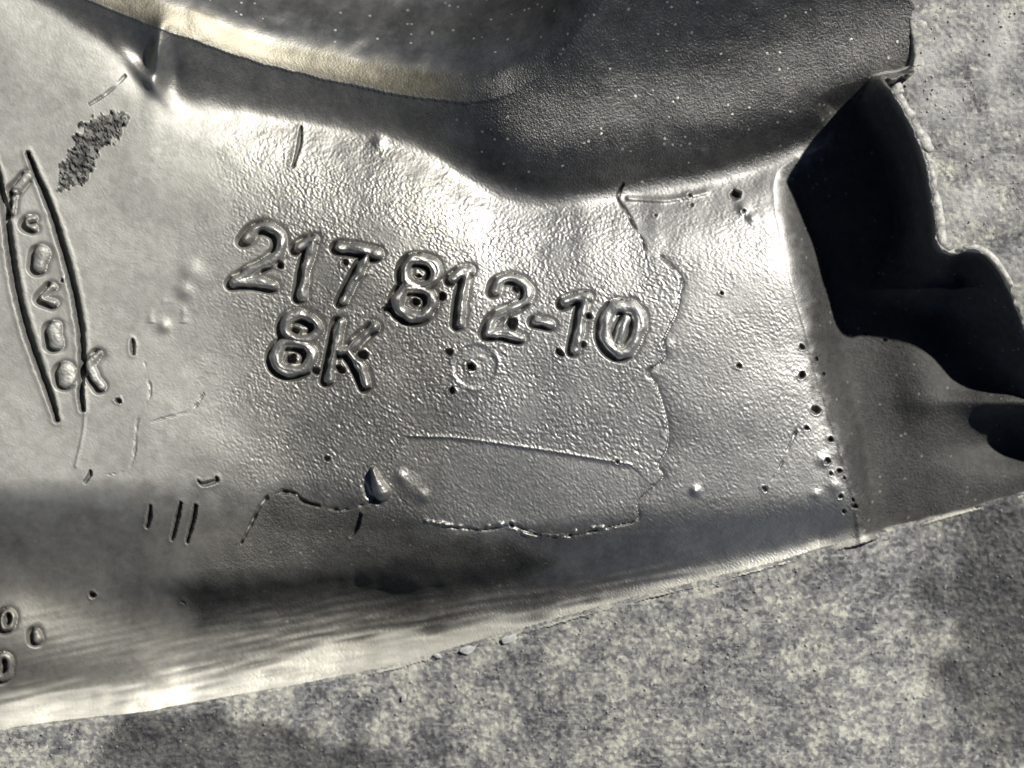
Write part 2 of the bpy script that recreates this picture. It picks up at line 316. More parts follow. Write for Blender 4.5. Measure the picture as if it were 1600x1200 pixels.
# regions
i = newpart("number_pad", "grainy convex pad carrying the casting number"); lab[(U > 325 + 0.05 * (V - 450)) & (F['d'] > -4) & (F['e'] > 0) & (F['t'] < 0.14 + 0.35 * (U > 900))] = i
i = newpart("boss_wall", "dark rounded outer wall of the bore boss"); lab[(F['d'] <= -4) & (F['e'] > 0)] = i; LBW = i
i = newpart("bore", "dark smooth inner face of the bore"); lab[(F['g'] > 45) & (F['e'] > 0)] = i; LBORE = i
i = newpart("bore_lip", "pale worn rounded lip of the bore"); lab[(F['g'] > 0) & (F['g'] <= 45)] = i; LLIP = i
i = newpart("pocket_wall", "dark wall and floor of the deep pocket"); lab[F['e'] <= 0] = i; LPOC = i
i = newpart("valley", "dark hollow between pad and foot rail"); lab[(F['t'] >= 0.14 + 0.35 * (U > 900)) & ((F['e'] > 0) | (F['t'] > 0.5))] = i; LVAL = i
tr = np.interp(U, [0, 300, 600, 800, 1000, 1300, 1800], [.83, .80, .74, .84, .90, .86, .86])
i = newpart("foot_rail", "bright worn metal edge along the foot"); lab[F['t'] >= tr] = i; LRAIL = i
dR, _ = segdist(U, V, RIM)
i = newpart("pocket_rim", "thin outer rim of the pocket"); lab[(U > 1300) & (dR < 7) & (V < 640)] = i; LRIM = i

# grooves and nicks
for (n, l, pts, hw, dep) in GROOVES:
    P = spline(pts, 6); m = (np.abs(U - P[:, 0].mean()) < np.ptp(P[:, 0]) / 2 + 40) & (np.abs(V - P[:, 1].mean()) < np.ptp(P[:, 1]) / 2 + 40)
    dd, al = segdist(U[m], V[m], P); dd = dd + 0.45 * sample(nz_edge, U[m], V[m])
    ww = hw * (0.55 + 0.45 * np.sin(np.clip(al, 0.03, 0.97) * math.pi) ** 0.6)
    if n == 'cold_shut': dep = dep * np.clip(0.55 + 0.6 * sample(nz_mid, U[m] * 2.2, V[m] * 2.2 + 40), 0.05, 1.3)
    hh = H[m]; H[m] = hh - dep * np.clip(1 - (dd / (ww * 1.25)) ** 2, 0, 1) ** 0.8 + 0.7 * np.exp(-((dd - ww * 1.9) / 3.5) ** 2) * (hw > 2.7) * (n != 'cold_shut')
    i = newpart(n, l); lm = lab[m]; lm[dd < ww * 1.1] = i; lab[m] = lm
# raised characters
for (n, l, strokes, ht) in GL + MARKS:
    allp = np.vstack([np.array(s[0], float) for s in strokes]); c0 = allp.min(0) - 40; c1 = allp.max(0) + 40
    m = (U > c0[0]) & (U < c1[0]) & (V > c0[1]) & (V < c1[1]); u, v = U[m], V[m]
    add = np.zeros(u.shape); mk = np.zeros(u.shape, bool); dmin = np.full(u.shape, 99.); dleft = dmin.copy()
    for pts, hw in strokes:
        dd, _ = segdist(u, v, spline(pts, 7)); dd = (dd + 0.25 * sample(nz_edge, u, v) + 1.2 * sample(nz_mid, u * 1.5 + 50, v * 1.5)) * 0.95
        hw = hw * (0.88 if n.startswith('raised') else 0.88); x = np.clip(1 - (dd / hw) ** 2, 0, 1); p = (0.78 if n.startswith('raised') else 0.6) * ht * x ** 0.85
        d2, _ = segdist(u + 5.0, v - 2.5, spline(pts, 7)); dleft = np.minimum(dleft, d2 - hw)
        add = np.maximum(add, p); mk |= dd < hw * 0.98; dmin = np.minimum(dmin, dd - hw)
    moat = -2.6 * np.exp(-(np.maximum(dmin, 0) / 4.0) ** 2) * (dmin > 0) - 12.0 * sst(5.5, -3.0, dleft) * sst(-3.0, 1.0, dmin)
    H[m] = H[m] + add * (1 + 0.10 * sample(nz_mid, u * 1.7, v * 1.7 + 90)) + moat + mk * 0.10 * sample(nz_grain, u, v)
    i = newpart(n, l); lm = lab[m]; lm[mk] = i; lab[m] = lm
# crust
cm = inside(U + 5 * sample(nz_edge, U, V), V + 5 * sample(nz_edge, U + 300, V), np.array(CRUST, float))
cr = sample(nz_crust, U, V)
H = H + np.where(cm, 1.0 + 1.1 * cr + 1.4 * sample(nz_edge, U + 40, V) + 1.0 * sample(nz_fine, U + 90, V), 0)
i = newpart("dirt_crust", "dark crumbly patch of burnt dirt stuck to the plate"); lab[cm] = i; LCR = i
# burr label
i = newpart("burr", "pointed leaf shaped burr"); lab[bd < burr_w] = i
# pores
for (cu, cv, r) in PORES:
    m = (np.abs(U - cu) < r * 2.2 + 4) & (np.abs(V - cv) < r * 2.2 + 4); u, v = U[m], V[m]
    dd = np.hypot(u - cu, (v - cv) * 1.08) / (0.86 if r > 6 else 1) + (0.7 + 0.09 * r) * sample(nz_edge, u * 1.5, v * 1.5)
    H[m] = H[m] - r * 2.1 * np.clip(1 - (dd / (r * 1.12)) ** 2, 0, 1) ** 0.7 + 0.8 * np.exp(-((dd - r * 1.4) / 2.0) ** 2)
    i = newpart("gas_pore"); lm = lab[m]; lm[dd < r] = i; lab[m] = lm

# outline: lip below, rim at the right; a short skirt falls outside it
OUT = np.vstack([[(-900, -700)], [(1425, -700)], RIM, [(1900, 690)], [(x, y) for x, y in LIP[::-1]], [(-900, 1390)]])
OUTL = np.vstack([RIM, [(1900, 690)], spline([(x, y) for x, y in LIP[::-1]], 6)])
jag = (0.5 + 2.2 * (U > 1320) * (V < 520)) * sample(nz_edge, U, V)
inn = inside(U + jag, V + jag, OUT); od = np.full(U.shape, 99.); mm = (V > 650) | (U > 1300)
od[mm], _ = segdist(U[mm] + jag[mm], V[mm] + jag[mm], OUTL)
keep = inn | (od < 4)
# heights along the outline, used for the skirt and the ground outside
lip_u = np.linspace(-600, 1900, 400); lip_v = curve(LIP, lip_u, 20); lip_h, _ = base_height(lip_u[None, :].copy(), (lip_v - 4)[None, :].copy()); lip_h = lip_h[0]
H = np.where(inn, H, H - 14 * np.maximum(od, 0))

# ------------------------------------------------------------------ materials
def nodes(name):
    m = bpy.data.materials.new(name); m.use_nodes = True; nt = m.node_tree
    return m, nt, nt.nodes["Principled BSDF"]
def N(nt, t, **k):
    n = nt.nodes.new(t)
    for a, b in k.items(): setattr(n, a, b)
    return n
def tex(nt, scale, detail=4, rough=0.6, vec=None):
    t = N(nt, "ShaderNodeTexNoise"); t.inputs["Scale"].default_value = scale; t.inputs["Detail"].default_value = detail; t.inputs["Roughness"].default_value = rough
    if vec: nt.links.new(vec, t.inputs["Vector"])
    return t
def ramp(nt, src, stops):
    r = N(nt, "ShaderNodeValToRGB"); e = r.color_ramp.elements
    while len(e) < len(stops): e.new(0.5)
    for x, (p, c) in zip(e, stops): x.position = p; x.color = (*c, 1) if len(c) == 3 else c
    nt.links.new(src, r.inputs[0]); return r
def metal(name, base, var, rgh, metallic, bump=0.25, bscale=1500, spark=0.0, streak=False):
    m, nt, b = nodes(name); co = N(nt, "ShaderNodeTexCoord").outputs["Object"]; L = nt.links.new
    if streak:
        mp = N(nt, "ShaderNodeMapping"); mp.inputs["Rotation"].default_value = (0, 0, math.radians(-12)); mp.inputs["Scale"].default_value = (0.08, 1, 1); L(co, mp.inputs[0]); cs = mp.outputs[0]
    else: cs = co
    t1 = tex(nt, 130, 5, 0.62, cs); t2 = tex(nt, 900, 4, 0.7, cs)
    mx = N(nt, "ShaderNodeMix", data_type='FLOAT'); mx.inputs[0].default_value = 0.45; L(t1.outputs[0], mx.inputs[2]); L(t2.outputs[0], mx.inputs[3])
    lo = tuple(x * (1 - var) for x in base); hi = tuple(min(1, x * (1 + var * 0.6)) for x in base)
    r = ramp(nt, mx.outputs[0], [(0.32, lo), (0.66, hi)])
    L(r.outputs[0], b.inputs["Base Color"]); b.inputs["Metallic"].default_value = metallic
    rr = N(nt, "ShaderNodeMapRange"); rr.inputs[1].default_value = 0.3; rr.inputs[2].default_value = 0.7; rr.inputs[3].default_value = rgh - 0.07; rr.inputs[4].default_value = rgh + 0.07
    L(t2.outputs[0], rr.inputs[0]); L(rr.outputs[0], b.inputs["Roughness"])
    bt = tex(nt, bscale, 3, 0.6, cs); bp = N(nt, "ShaderNodeBump"); bp.inputs["Strength"].default_value = bump; bp.inputs["Distance"].default_value = 0.0003
    L(bt.outputs[0], bp.inputs["Height"]); L(bp.outputs[0], b.inputs["Normal"])
    if spark > 0:     # scattered bare metal grains showing through the film
        v = N(nt, "ShaderNodeTexVoronoi"); v.inputs["Scale"].default_value = 620; L(co, v.inputs["Vector"])
        c = N(nt, "ShaderNodeSeparateColor"); L(v.outputs["Color"], c.inputs[0])
        a = N(nt, "ShaderNodeMath", operation='GREATER_THAN'); a.inputs[1].default_value = 1 - spark; L(c.outputs[0], a.inputs[0])
        d = N(nt, "ShaderNodeMath", operation='LESS_THAN'); d.inputs[1].default_value = 0.32; L(v.outputs["Distance"], d.inputs[0])
        k = N(nt, "ShaderNodeMath", operation='MULTIPLY'); L(a.outputs[0], k.inputs[0]); L(d.outputs[0], k.inputs[1])
        mc = N(nt, "ShaderNodeMix", data_type='RGBA'); L(k.outputs[0], mc.inputs[0]); L(r.outputs[0], mc.inputs[6]); mc.inputs[7].default_value = (0.8, 0.77, 0.66, 1)
        L(mc.outputs[2], b.inputs["Base Color"])
    return m
# one casting metal; what lies on it (dirt film, wear, painted shade, burnt dirt) is spread by the masks sculpted with the surface
def cast_material():
    m, nt, b = nodes("cast_aluminium"); L = nt.links.new; co = N(nt, "ShaderNodeTexCoord").outputs["Object"]
    def fac(n):
        a = N(nt, "ShaderNodeAttribute"); a.attribute_name = n; return a.outputs["Fac"]
    def mixc(f, x, y):
        k = N(nt, "ShaderNodeMix", data_type='RGBA'); L(f, k.inputs[0]); L(x, k.inputs[6])
        if isinstance(y, tuple): k.inputs[7].default_value = (*y, 1)
        else: L(y, k.inputs[7])
        return k.outputs[2]
    def mixf(f, x, y):
        k = N(nt, "ShaderNodeMix", data_type='FLOAT'); L(f, k.inputs[0])
        if isinstance(x, float): k.inputs[2].default_value = x
        else: L(x, k.inputs[2])
        if isinstance(y, float): k.inputs[3].default_value = y
        else: L(y, k.inputs[3])
        return k.outputs[0]
    mp = N(nt, "ShaderNodeMapping"); mp.inputs["Rotation"].default_value = (0, 0, math.radians(-12)); mp.inputs["Scale"].default_value = (0.08, 1, 1); L(co, mp.inputs[0])
    t1 = tex(nt, 130, 5, 0.62, co); t2 = tex(nt, 900, 4, 0.7, co); t4 = tex(nt, 320, 5, 0.65, mp.outputs[0])
    tm = mixf(mixf(t1.outputs[0], 0.45, 0.45), t1.outputs[0], t2.outputs[0])
    def two(lo, hi, src=None): return ramp(nt, src or tm, [(0.34, lo), (0.64, hi)]).outputs[0]
    c = two((0.36, 0.358, 0.345), (0.50, 0.495, 0.475))
    c = mixc(fac("smooth"), c, two((0.515, 0.515, 0.485), (0.555, 0.555, 0.525)))
    c = mixc(fac("worn"), c, two((0.50, 0.495, 0.47), (0.66, 0.655, 0.62)))
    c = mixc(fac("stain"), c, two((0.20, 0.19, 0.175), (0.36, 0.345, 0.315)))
    film_shade = two((0.11, 0.109, 0.107), (0.25, 0.245, 0.23))
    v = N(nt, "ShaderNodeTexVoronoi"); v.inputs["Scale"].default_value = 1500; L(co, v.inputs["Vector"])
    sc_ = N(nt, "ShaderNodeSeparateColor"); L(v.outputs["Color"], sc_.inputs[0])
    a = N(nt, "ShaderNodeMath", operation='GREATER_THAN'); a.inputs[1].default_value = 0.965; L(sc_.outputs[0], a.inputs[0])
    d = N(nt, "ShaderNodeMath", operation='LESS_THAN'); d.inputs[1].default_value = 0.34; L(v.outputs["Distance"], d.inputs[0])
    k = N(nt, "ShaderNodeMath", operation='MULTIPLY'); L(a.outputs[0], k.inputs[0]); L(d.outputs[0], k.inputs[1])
    film_shade = mixc(k.outputs[0], film_shade, (0.82, 0.80, 0.70))
    c = mixc(fac("film"), c, film_shade)
    c = mixc(fac("lip"), c, two((0.125, 0.116, 0.09), (0.23, 0.215, 0.17)))
    c = mixc(fac("bare"), c, two((0.46, 0.44, 0.37), (0.76, 0.74, 0.65), t4.outputs[0]))
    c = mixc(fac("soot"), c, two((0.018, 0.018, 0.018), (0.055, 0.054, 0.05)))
    L(c, b.inputs["Base Color"])
    met = mixf(fac("smooth"), 0.88, 0.60); met = mixf(fac("bare"), met, 0.45); met = mixf(fac("soot"), met, 0.2); L(met, b.inputs["Metallic"])
    r = mixf(t2.outputs[0], 0.41, 0.53); r = mixf(fac("smooth"), r, 0.56); r = mixf(fac("film"), r, 0.40); r = mixf(fac("bare"), r, 0.50); r = mixf(fac("worn"), r, 0.44); r = mixf(fac("soot"), r, 0.65)
    L(r, b.inputs["Roughness"])
    bt = tex(nt, 2300, 4, 0.7, co); bs = mixf(fac("smooth"), 0.16, 0.10); bs = mixf(fac("film"), bs, 0.8); bs = mixf(fac("sleek"), bs, 0.08); bs = mixf(fac("worn"), bs, 0.03); bs = mixf(fac("bare"), bs, 0.12)
    bp = N(nt, "ShaderNodeBump"); bp.inputs["Distance"].default_value = 0.0003; L(bs, bp.inputs["Strength"])
    L(bt.outputs[0], bp.inputs["Height"]); L(bp.outputs[0], b.inputs["Normal"])
    return m
M_CAST = cast_material(); MAT = {}
n1, n2 = sample(nz_mid, U, V), sample(nz_edge, U, V)
ATTR = {}
lipu = sst(790, 660, U)
ATTR["lip"] = np.clip(sst(-8, 10, F['g'] + 0.6 * n2) * sst(74, 34, F['g'] + 3 * n1) * lipu, 0, 1)
ATTR["film"] = np.clip(np.maximum(sst(6 + 10 * sst(960, 880, U), -20 - 24 * sst(960, 880, U), F['d'] + 1.5 * n2) * sst(560, 760, U + 30 * n1) + 0.12 * sst(6 + 10 * sst(960, 880, U), -20 - 24 * sst(960, 880, U), F['d'] + 1.5 * n2) * sst(230, 300, U) + sst(30, 60, F['g']), sst(4 + 16 * sst(480, 620, V), -50 + 32 * sst(440, 560, V), F['e'] + 4 * n2) * sst(1000, 1150, U)), 0, 1) * (1 - ATTR["lip"])  # dirt film on the boss; in the pocket it paints in shade
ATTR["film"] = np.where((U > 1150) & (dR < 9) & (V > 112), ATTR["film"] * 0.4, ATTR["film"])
trs = np.interp(U, [0, 300, 600, 800, 1000, 1300, 1800], [.87, .90, .80, .85, .90, .86, .86])
ATTR["bare"] = sst(-0.07, 0.05, F['t'] - trs + 0.022 * sample(nz_streak, U, V) + 0.008 * n1)
ATTR["bare"] = ATTR["bare"] * (1 - 0.85 * np.exp(-((U - 1395) / 50.0) ** 2))
ATTR["stain"] = sst(0.02, 0.22, F['t'] + 0.03 * n1) * (1 - ATTR["bare"]) * (0.80 + 0.20 * sst(330, 650, U)) * sst(1200, 850, U)  # shade of the rolled-off foot, painted into the metal colour
shade_poly = np.array([(283, 918), (420, 905), (560, 892), (650, 850), (720, 838), (800, 850), (860, 880), (820, 915), (720, 945), (640, 968), (520, 972), (420, 978), (300, 992), (288, 960)], float)  # outline of the shadow in the trough, painted as dark colour
od_, _ = segdist(U, V, np.vstack([shade_poly, shade_poly[:1]])); oin = np.where(inside(U, V, shade_poly), od_, -od_)
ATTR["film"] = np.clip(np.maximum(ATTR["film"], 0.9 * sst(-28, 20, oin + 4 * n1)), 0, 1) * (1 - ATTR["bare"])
ATTR["smooth"] = np.clip(1 - sst(215, 600, U + 18 * n1), 0, 1) * sst(-10, 10, F['d'])
ATTR["sleek"] = np.clip(sst(30, 60, F['g']) + 0 * U, 0, 1)
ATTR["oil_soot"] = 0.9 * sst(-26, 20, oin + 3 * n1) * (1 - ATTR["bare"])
shade_poly2 = np.array([(372, 856), (390, 822), (405, 793), (428, 773), (456, 772), (482, 788), (526, 797), (562, 793), (588, 786), (620, 800), (660, 822), (720, 842), (800, 852), (860, 880), (800, 915), (660, 930), (480, 930), (330, 935), (300, 915), (330, 880)], float)  # shade below the cold shut line, painted as dark colour
od2, _ = segdist(U, V, np.vstack([shade_poly2, shade_poly2[:1]])); oin2 = np.where(inside(U, V, shade_poly2), od2, -od2); so2 = np.clip(sst(590, 680, U) + sst(800, 840, V) + sst(420, 385, U), 0, 1); o2 = sst(-4 - 34 * so2, 4 + 26 * so2, oin2 + 2 * n1) * (1 - ATTR["bare"])
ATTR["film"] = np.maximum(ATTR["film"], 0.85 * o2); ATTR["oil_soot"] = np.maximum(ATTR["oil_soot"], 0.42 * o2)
ATTR["worn"] = np.isin(lab, [k for k, n in enumerate(names) if n.startswith("raised")]).astype(float)
ATTR["soot"] = np.isin(lab, [k for k, n in enumerate(names) if n in ("gas_pore", "dirt_crust")]) * np.clip(0.72 + 0.15 * n2, 0, 1) + 0.55 * np.isin(lab, [k for k, n in enumerate(names) if n in ("panel_groove", "tool_nick")]) + (0.74 + 0.02 * sst(560, 500, V)) * sst(4 + 16 * sst(480, 620, V), -50 + 32 * sst(440, 560, V), F['e'] + 4 * n2) * sst(1000, 1150, U) * (1 - ATTR["bare"]) * np.maximum(sst(3, 9, dR), V > 398)  # dirt on the crust, darker pores and grooves, shade painted into the pocket
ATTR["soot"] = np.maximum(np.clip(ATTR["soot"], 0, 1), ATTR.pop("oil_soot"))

# ------------------------------------------------------------------ cut the sculpted surface into its parts
nv, nu = U.shape
X = (U - 800) * PX; Y = (600 - V) * PX; Z = H * PX
gy, gx = np.gradient(H, va, ua)
NRM = np.stack([-gx, gy, np.ones_like(gx)], -1); NRM /= np.linalg.norm(NRM, axis=-1, keepdims=True)
COORD = np.stack([X, Y, Z], -1).reshape(-1, 3).astype(np.float32); NRM = NRM.reshape(-1, 3).astype(np.float32)
ii = np.arange(nv * nu).reshape(nv, nu)
quads = np.stack([ii[:-1, :-1], ii[1:, :-1], ii[1:, 1:], ii[:-1, 1:]], -1).reshape(-1, 4)
fk = (keep[:-1, :-1] & keep[1:, :-1] & keep[1:, 1:] & keep[:-1, 1:]).reshape(-1)
fl = lab[:-1, :-1].reshape(-1)
quads = quads[fk]; fl = fl[fk]

def mesh_from(name, co, q, nr, mat):
    me = bpy.data.meshes.new(name)
    me.vertices.add(len(co)); me.vertices.foreach_set("co", co.ravel())
    me.loops.add(q.size); me.loops.foreach_set("vertex_index", q.ravel().astype(np.int32))
    me.polygons.add(len(q)); me.polygons.foreach_set("loop_start", np.arange(0, q.size, q.shape[1], dtype=np.int32))
    me.polygons.foreach_set("use_smooth", np.ones(len(q), bool))
    me.update(calc_edges=True); me.validate()
    if nr is not None: me.normals_split_custom_set_from_vertices(nr)
    me.materials.append(mat); return me

root = bpy.data.objects.new("metal_casting", None); COL.objects.link(root); root.empty_display_size = 0.02
root["label"] = "grey cast metal housing with raised casting number on its pad, lying on rough stone"; root["category"] = "casting"
order = np.argsort(fl, kind='stable'); qs = quads[order]; ls = fl[order]
bounds = np.searchsorted(ls, np.arange(len(names) + 1))
for i, n in enumerate(names):
    q = qs[bounds[i]:bounds[i + 1]]
    if len(q) == 0: continue
    vid, inv = np.unique(q, return_inverse=True)
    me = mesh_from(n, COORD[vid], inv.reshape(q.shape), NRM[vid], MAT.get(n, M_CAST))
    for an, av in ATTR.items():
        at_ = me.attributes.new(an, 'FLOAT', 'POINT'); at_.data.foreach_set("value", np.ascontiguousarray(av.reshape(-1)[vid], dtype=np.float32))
    o = bpy.data.objects.new(n, me); COL.objects.link(o); o.parent = root
    if labels[i]: o["label"] = labels[i]

# ------------------------------------------------------------------ rough ground round the casting
gu = axis([(-4200, 200), (-600, 30), (-60, 3.0), (1660, 30), (2200, 200), (5800, 0)])
gv = axis([(-4000, 200), (-500, 30), (-60, 3.0), (1260, 30), (1700, 200), (5200, 0)])
GU, GV = np.meshgrid(gu, gv)
nz_g1, nz_g2, nz_g3 = noise(14, 0.5), noise(7, 0.45), lownoise(70)
low_h = np.interp(GU, lip_u, np.convolve(np.pad(lip_h, 10, mode='edge'), np.ones(21) / 21, 'valid')) + 0.5
wr = sst(150, -250, GV - 560 + (GU - 1500) * 0.4)
gh = low_h * (1 - wr) + (-30) * wr
gh = gh + 0.35 * sample(nz_g1, GU, GV) + 0.55 * sample(nz_g2, GU, GV) + 0.5 * sample(nz_g3, GU, GV)
g_in = inside(GU, GV, OUT); g_d = np.full(GU.shape, 999.); mm = (GU > -700) & (GU < 2000) & (GV > -700) & (GV < 1500)
g_d[mm], _ = segdist(GU[mm], GV[mm], OUTL)
gh = np.where(g_in, gh - np.clip((g_d - 9) * 3, 0, 330), gh)
gk = ~(g_in & (g_d > 60) & (GU > -650) & (GV > -500))
gn, gm = GU.shape; gi = np.arange(gn * gm).reshape(gn, gm)
gq = np.stack([gi[:-1, :-1], gi[1:, :-1], gi[1:, 1:], gi[:-1, 1:]], -1).reshape(-1, 4)
gq = gq[(gk[:-1, :-1] & gk[1:, :-1] & gk[1:, 1:] & gk[:-1, 1:]).reshape(-1)]
vid, inv = np.unique(gq, return_inverse=True)
gco = np.stack([(GU - 800) * PX, (600 - GV) * PX, gh * PX], -1).reshape(-1, 3).astype(np.float32)[vid]

m, nt, b = nodes("rough_stone"); L = nt.links.new; co = N(nt, "ShaderNodeTexCoord").outputs["Object"]
t1 = tex(nt, 75, 6, 0.62, co); t2 = tex(nt, 1000, 5, 0.75, co); t3 = tex(nt, 260, 5, 0.7, co)
mx = N(nt, "ShaderNodeMix", data_type='FLOAT'); mx.inputs[0].default_value = 0.35; L(t3.outputs[0], mx.inputs[2]); L(t2.outputs[0], mx.inputs[3])
mx2 = N(nt, "ShaderNodeMix", data_type='FLOAT'); mx2.inputs[0].default_value = 0.38; L(mx.outputs[0], mx2.inputs[2]); L(t1.outputs[0], mx2.inputs[3])
r = ramp(nt, mx2.outputs[0], [(0.39, (0.07, 0.07, 0.075)), (0.475, (0.20, 0.20, 0.203)), (0.545, (0.33, 0.326, 0.295)), (0.61, (0.56, 0.552, 0.47))])
v = N(nt, "ShaderNodeTexVoronoi"); v.inputs["Scale"].default_value = 1700
wv = N(nt, "ShaderNodeVectorMath", operation='MULTIPLY_ADD'); wv.inputs[1].default_value = (0.0012,) * 3; L(tex(nt, 900, 3, 0.6, co).outputs[1], wv.inputs[0]); L(co, wv.inputs[2]); L(wv.outputs[0], v.inputs["Vector"])
sp = N(nt, "ShaderNodeSeparateColor"); L(v.outputs["Color"], sp.inputs[0])
gr = N(nt, "ShaderNodeMath", operation='MULTIPLY_ADD'); gr.inputs[1].default_value = 0.14; L(sp.outputs[0], gr.inputs[0])
sb = N(nt, "ShaderNodeMath", operation='SUBTRACT'); sb.inputs[1].default_value = 0.067; L(mx2.outputs[0], sb.inputs[0]); L(sb.outputs[0], gr.inputs[2]); L(gr.outputs[0], r.inputs[0])
mps = N(nt, "ShaderNodeMapping"); mps.inputs["Rotation"].default_value = (0, 0, math.radians(6)); mps.inputs["Scale"].default_value = (0.12, 1, 1); L(co, mps.inputs[0])
scr = ramp(nt, tex(nt, 1500, 3, 0.6, mps.outputs[0]).outputs[0], [(0.60, (0, 0, 0)), (0.68, (0.45, 0.45, 0.45))])
mc = N(nt, "ShaderNodeMix", data_type='RGBA'); L(scr.outputs[0], mc.inputs[0]); L(r.outputs[0], mc.inputs[6]); mc.inputs[7].default_value = (0.55, 0.545, 0.49, 1)
# soft shade painted into the stone colour by darkening it
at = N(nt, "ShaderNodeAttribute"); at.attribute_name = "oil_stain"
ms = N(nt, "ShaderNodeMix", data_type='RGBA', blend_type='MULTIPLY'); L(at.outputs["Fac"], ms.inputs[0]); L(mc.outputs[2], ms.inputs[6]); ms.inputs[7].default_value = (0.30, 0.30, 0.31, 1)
ap = N(nt, "ShaderNodeAttribute"); ap.attribute_name = "pale_dust"
mp2 = N(nt, "ShaderNodeMix", data_type='RGBA'); L(ap.outputs["Fac"], mp2.inputs[0]); L(ms.outputs[2], mp2.inputs[6]); mp2.inputs[7].default_value = (0.62, 0.615, 0.59, 1)
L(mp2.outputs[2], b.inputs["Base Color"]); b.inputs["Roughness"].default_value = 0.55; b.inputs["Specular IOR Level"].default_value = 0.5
bt = tex(nt, 900, 5, 0.7, co); bp = N(nt, "ShaderNodeBump"); bp.inputs["Strength"].default_value = 0.5; bp.inputs["Distance"].default_value = 0.0006
L(bt.outputs[0], bp.inputs["Height"]); L(bp.outputs[0], b.inputs["Normal"])
M_GROUND = m
me = mesh_from("ground", gco, inv.reshape(gq.shape), None, M_GROUND)
su = GU.reshape(-1)[vid]; sv = GV.reshape(-1)[vid]; sn = sample(nz_g3, su, sv)
def DUST(su, sv, sn): return np.clip(0.27 + 0.16 * sn, 0, 1) * sst(1330, 1450, su + 0.15 * sv) * sst(640, 420, sv)
def GROUND_SHADE(su, sv, sn): return np.clip(sst(1.25, 0.6, np.hypot((su - 1640) / 190, (sv - 960) / 260) + 0.12 * sn) + sst(1.2, 0.7, np.hypot((su - 330 - 0.9 * (sv - 1160)) / 230, (sv - 1195) / 75) + 0.15 * sn), 0, 1)  # painted shade at the lower right and bottom left of the ground
painted_shade = GROUND_SHADE(su, sv, sn)
ap_ = me.attributes.new('pale_dust', 'FLOAT', 'POINT'); ap_.data.foreach_set('value', DUST(su, sv, sn).astype(np.float32))
a = me.attributes.new("oil_stain", 'FLOAT', 'POINT'); a.data.foreach_set("value", painted_shade.astype(np.float32))
g = bpy.data.objects.new("ground", me); COL.objects.link(g); g["kind"] = "structure"; g["label"] = "rough pale grey stone ground"

# sand grains lying loose on the stone
ng = 4500; cu = rng.uniform(-40, 1680, ng * 2); cv = rng.uniform(-40, 1260, ng * 2); okk = ~inside(cu, cv, OUT); cu = cu[okk][:ng]; cv = cv[okk][:ng]
from mathutils import kdtree
gr_r = 0.9 + 2.2 * rng.random(len(cu)) ** 3; kd = kdtree.KDTree(len(gco))
for k_, p_ in enumerate(gco): kd.insert((p_[0], p_[1], 0), k_)
kd.balance()
octv = np.array([(1, 0, 0), (0, 1, 0), (-1, 0, 0), (0, -1, 0), (0, 0, 1), (0, 0, -1)], float); octf = np.array([(0, 1, 4), (1, 2, 4), (2, 3, 4), (3, 0, 4), (1, 0, 5), (2, 1, 5), (3, 2, 5), (0, 3, 5)])
vs = []; 
for k_ in range(len(cu)):
    x_, y_ = (cu[k_] - 800) * PX, (600 - cv[k_]) * PX; z_ = gco[kd.find((x_, y_, 0))[1]][2]
    a_ = rng.random() * 6.28; c_, s_ = math.cos(a_), math.sin(a_); o_ = octv * (gr_r[k_] * (0.6 + 0.8 * rng.random((6, 1)))); o_[:, 2] *= 0.8
    vs.append(np.stack([x_ + (o_[:, 0] * c_ - o_[:, 1] * s_) * PX, y_ + (o_[:, 0] * s_ + o_[:, 1] * c_) * PX, z_ + (o_[:, 2] + 0.3 * gr_r[k_]) * PX], 1))
me = mesh_from("grit", np.vstack(vs).astype(np.float32), (octf[None] + 6 * np.arange(len(cu))[:, None, None]).reshape(-1, 3), None, M_GROUND)
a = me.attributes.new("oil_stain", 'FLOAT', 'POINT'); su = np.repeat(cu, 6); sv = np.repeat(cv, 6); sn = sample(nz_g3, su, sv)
a.data.foreach_set("value", GROUND_SHADE(su, sv, sn).astype(np.float32)); a = me.attributes.new('pale_dust', 'FLOAT', 'POINT'); a.data.foreach_set('value', (0.3 + DUST(su, sv, sn)).astype(np.float32)); me.polygons.foreach_set("use_smooth", np.zeros(len(me.polygons), bool))
o = bpy.data.objects.new("grit", me); COL.objects.link(o); o["kind"] = "stuff"; o["label"] = "loose sand grains scattered over the rough stone"; o["category"] = "grit"

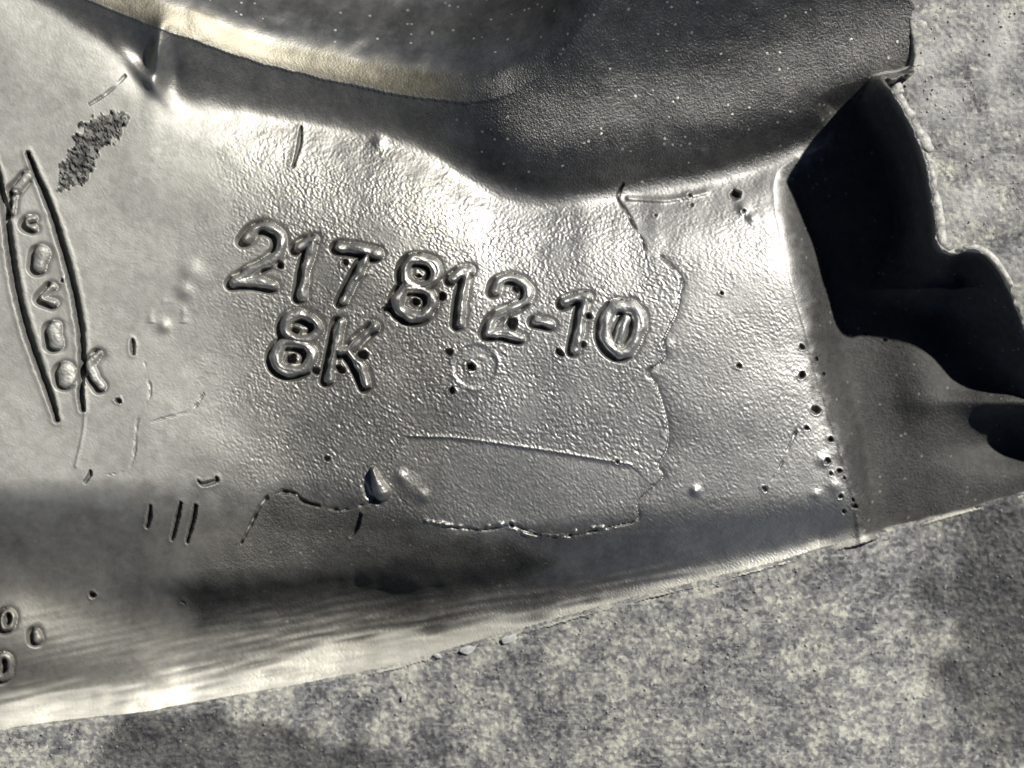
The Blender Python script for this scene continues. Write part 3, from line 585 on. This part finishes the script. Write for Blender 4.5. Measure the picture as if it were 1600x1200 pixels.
# lumps of old pale sealant squeezed out along the rim
m, nt, b = nodes("old_sealant"); L = nt.links.new; co = N(nt, "ShaderNodeTexCoord").outputs["Object"]
r = ramp(nt, tex(nt, 800, 5, 0.7, co).outputs[0], [(0.36, (0.16, 0.16, 0.16)), (0.6, (0.62, 0.61, 0.56))]); L(r.outputs[0], b.inputs["Base Color"]); b.inputs["Roughness"].default_value = 0.45
bp = N(nt, "ShaderNodeBump"); bp.inputs["Strength"].default_value = 0.5; bp.inputs["Distance"].default_value = 0.0004; L(tex(nt, 1300, 4, 0.6, co).outputs[0], bp.inputs["Height"]); L(bp.outputs[0], b.inputs["Normal"])
def bead(name, pts, r0, z, wob=0.3, squash=0.7):
    P = spline(pts, 8); T = np.gradient(P, axis=0); T /= np.linalg.norm(T, axis=1, keepdims=True) + 1e-9; Nn = np.stack([-T[:, 1], T[:, 0]], 1)
    k = 12; a = np.linspace(0, 2 * math.pi, k, endpoint=False); n = len(P); f = np.linspace(0, 1, n)
    rad = r0 * np.sqrt(np.clip(1 - (2 * f - 1) ** 4, 0.0, 1)) * (1 + wob * np.interp(np.arange(n), np.arange(0, n + 4, 3), rng.standard_normal(len(np.arange(0, n + 4, 3)))))
    rad = np.clip(rad, 0.3, None); c = P[:, None, :] + Nn[:, None, :] * (rad[:, None] * np.cos(a))[:, :, None]; h = z + squash * rad[:, None] * np.sin(a)
    v = np.stack([(c[..., 0] - 800) * PX, (600 - c[..., 1]) * PX, h * PX], -1).reshape(-1, 3).astype(np.float32)
    idx = np.arange(n * k).reshape(n, k); q = np.stack([idx[:-1], idx[1:], np.roll(idx[1:], -1, 1), np.roll(idx[:-1], -1, 1)], -1).reshape(-1, 4)
    return mesh_from(name, v, q, None, m)
hz = lambda u_, v_: float(H[np.searchsorted(va, v_), np.searchsorted(ua, u_)])
for pts, r0, z in [([(1436, -10), (1443, 30), (1450, 62), (1449, 88)], 9, hz(1424, 40) - 4), ([(1448, 86), (1440, 112), (1424, 126), (1404, 132)], 8, hz(1420, 96) - 4), ([(1402, 132), (1398, 150), (1410, 170), (1424, 192)], 8, 36),
                   ([(1420, 190), (1434, 214), (1444, 232), (1454, 238)], 8, 40), ([(1440, 240), (1449, 268), (1454, 300)], 5, 44), ([(1456, 300), (1462, 345), (1468, 380), (1486, 388)], 6, 44), ([(1500, 386), (1532, 392), (1556, 414), (1580, 450)], 5, 24)]:
    o = bpy.data.objects.new("sealant_bead", bead("sealant_bead", pts, r0, z)); COL.objects.link(o); o.parent = root

m, nt, b = nodes('pale_chip'); r = ramp(nt, tex(nt, 900, 3, 0.6, N(nt, 'ShaderNodeTexCoord').outputs['Object']).outputs[0], [(0.35, (0.38, 0.38, 0.37)), (0.6, (0.62, 0.615, 0.59))]); nt.links.new(r.outputs[0], b.inputs['Base Color']); b.inputs['Roughness'].default_value = 0.4
# pale flakes lying on the stone beside the lip
def flake(cu, cv, ru, rv, rot, lab_):
    n = 11; a = np.linspace(0, 2 * math.pi, n, endpoint=False); k = 0.75 + 0.35 * rng.random(n); c, s = math.cos(rot), math.sin(rot)
    x = ru * k * np.cos(a); y = rv * k * np.sin(a); uu = x * c - y * s; vv_ = x * s + y * c
    me = bpy.data.meshes.new("pale_flake"); z0 = float(np.interp(cu, lip_u, lip_h)) * PX
    V_ = [(uu[i] * PX, -vv_[i] * PX, z) for z in (0, 0.00022) for i in range(n)] + [(0, 0, 0.00036)]
    F_ = [(i, (i + 1) % n, n + (i + 1) % n, n + i) for i in range(n)] + [(n + i, n + (i + 1) % n, 2 * n) for i in range(n)]
    me.from_pydata(V_, [], F_); me.materials.append(m)
    o = bpy.data.objects.new("pale_flake", me); COL.objects.link(o); o.location = ((cu - 800) * PX, (600 - cv) * PX, z0 + 0.0003); o.rotation_euler = (0.06, 0.10, 0)
    o["label"] = lab_; o["category"] = "flake"; o["group"] = "pale flakes along the metal lip"
flake(795, 1006, 15, 6, -0.35, "half moon pale flake against the lip near mid length")
flake(729, 1023, 13, 7, -0.3, "rounded pale flake left of the half moon flake")
flake(682, 1033, 7, 4, 0.2, "tiny pale flake, smallest beside the lip")
flake(1424, 853, 14, 6, -1.1, "slanted pale flake near the narrow right end of the lip")
flake(628, 1100, 7, 4, -1.0, "small pale flake lying on bare stone away from the lip")

print("faces casting", len(quads), "ground", len(gq))
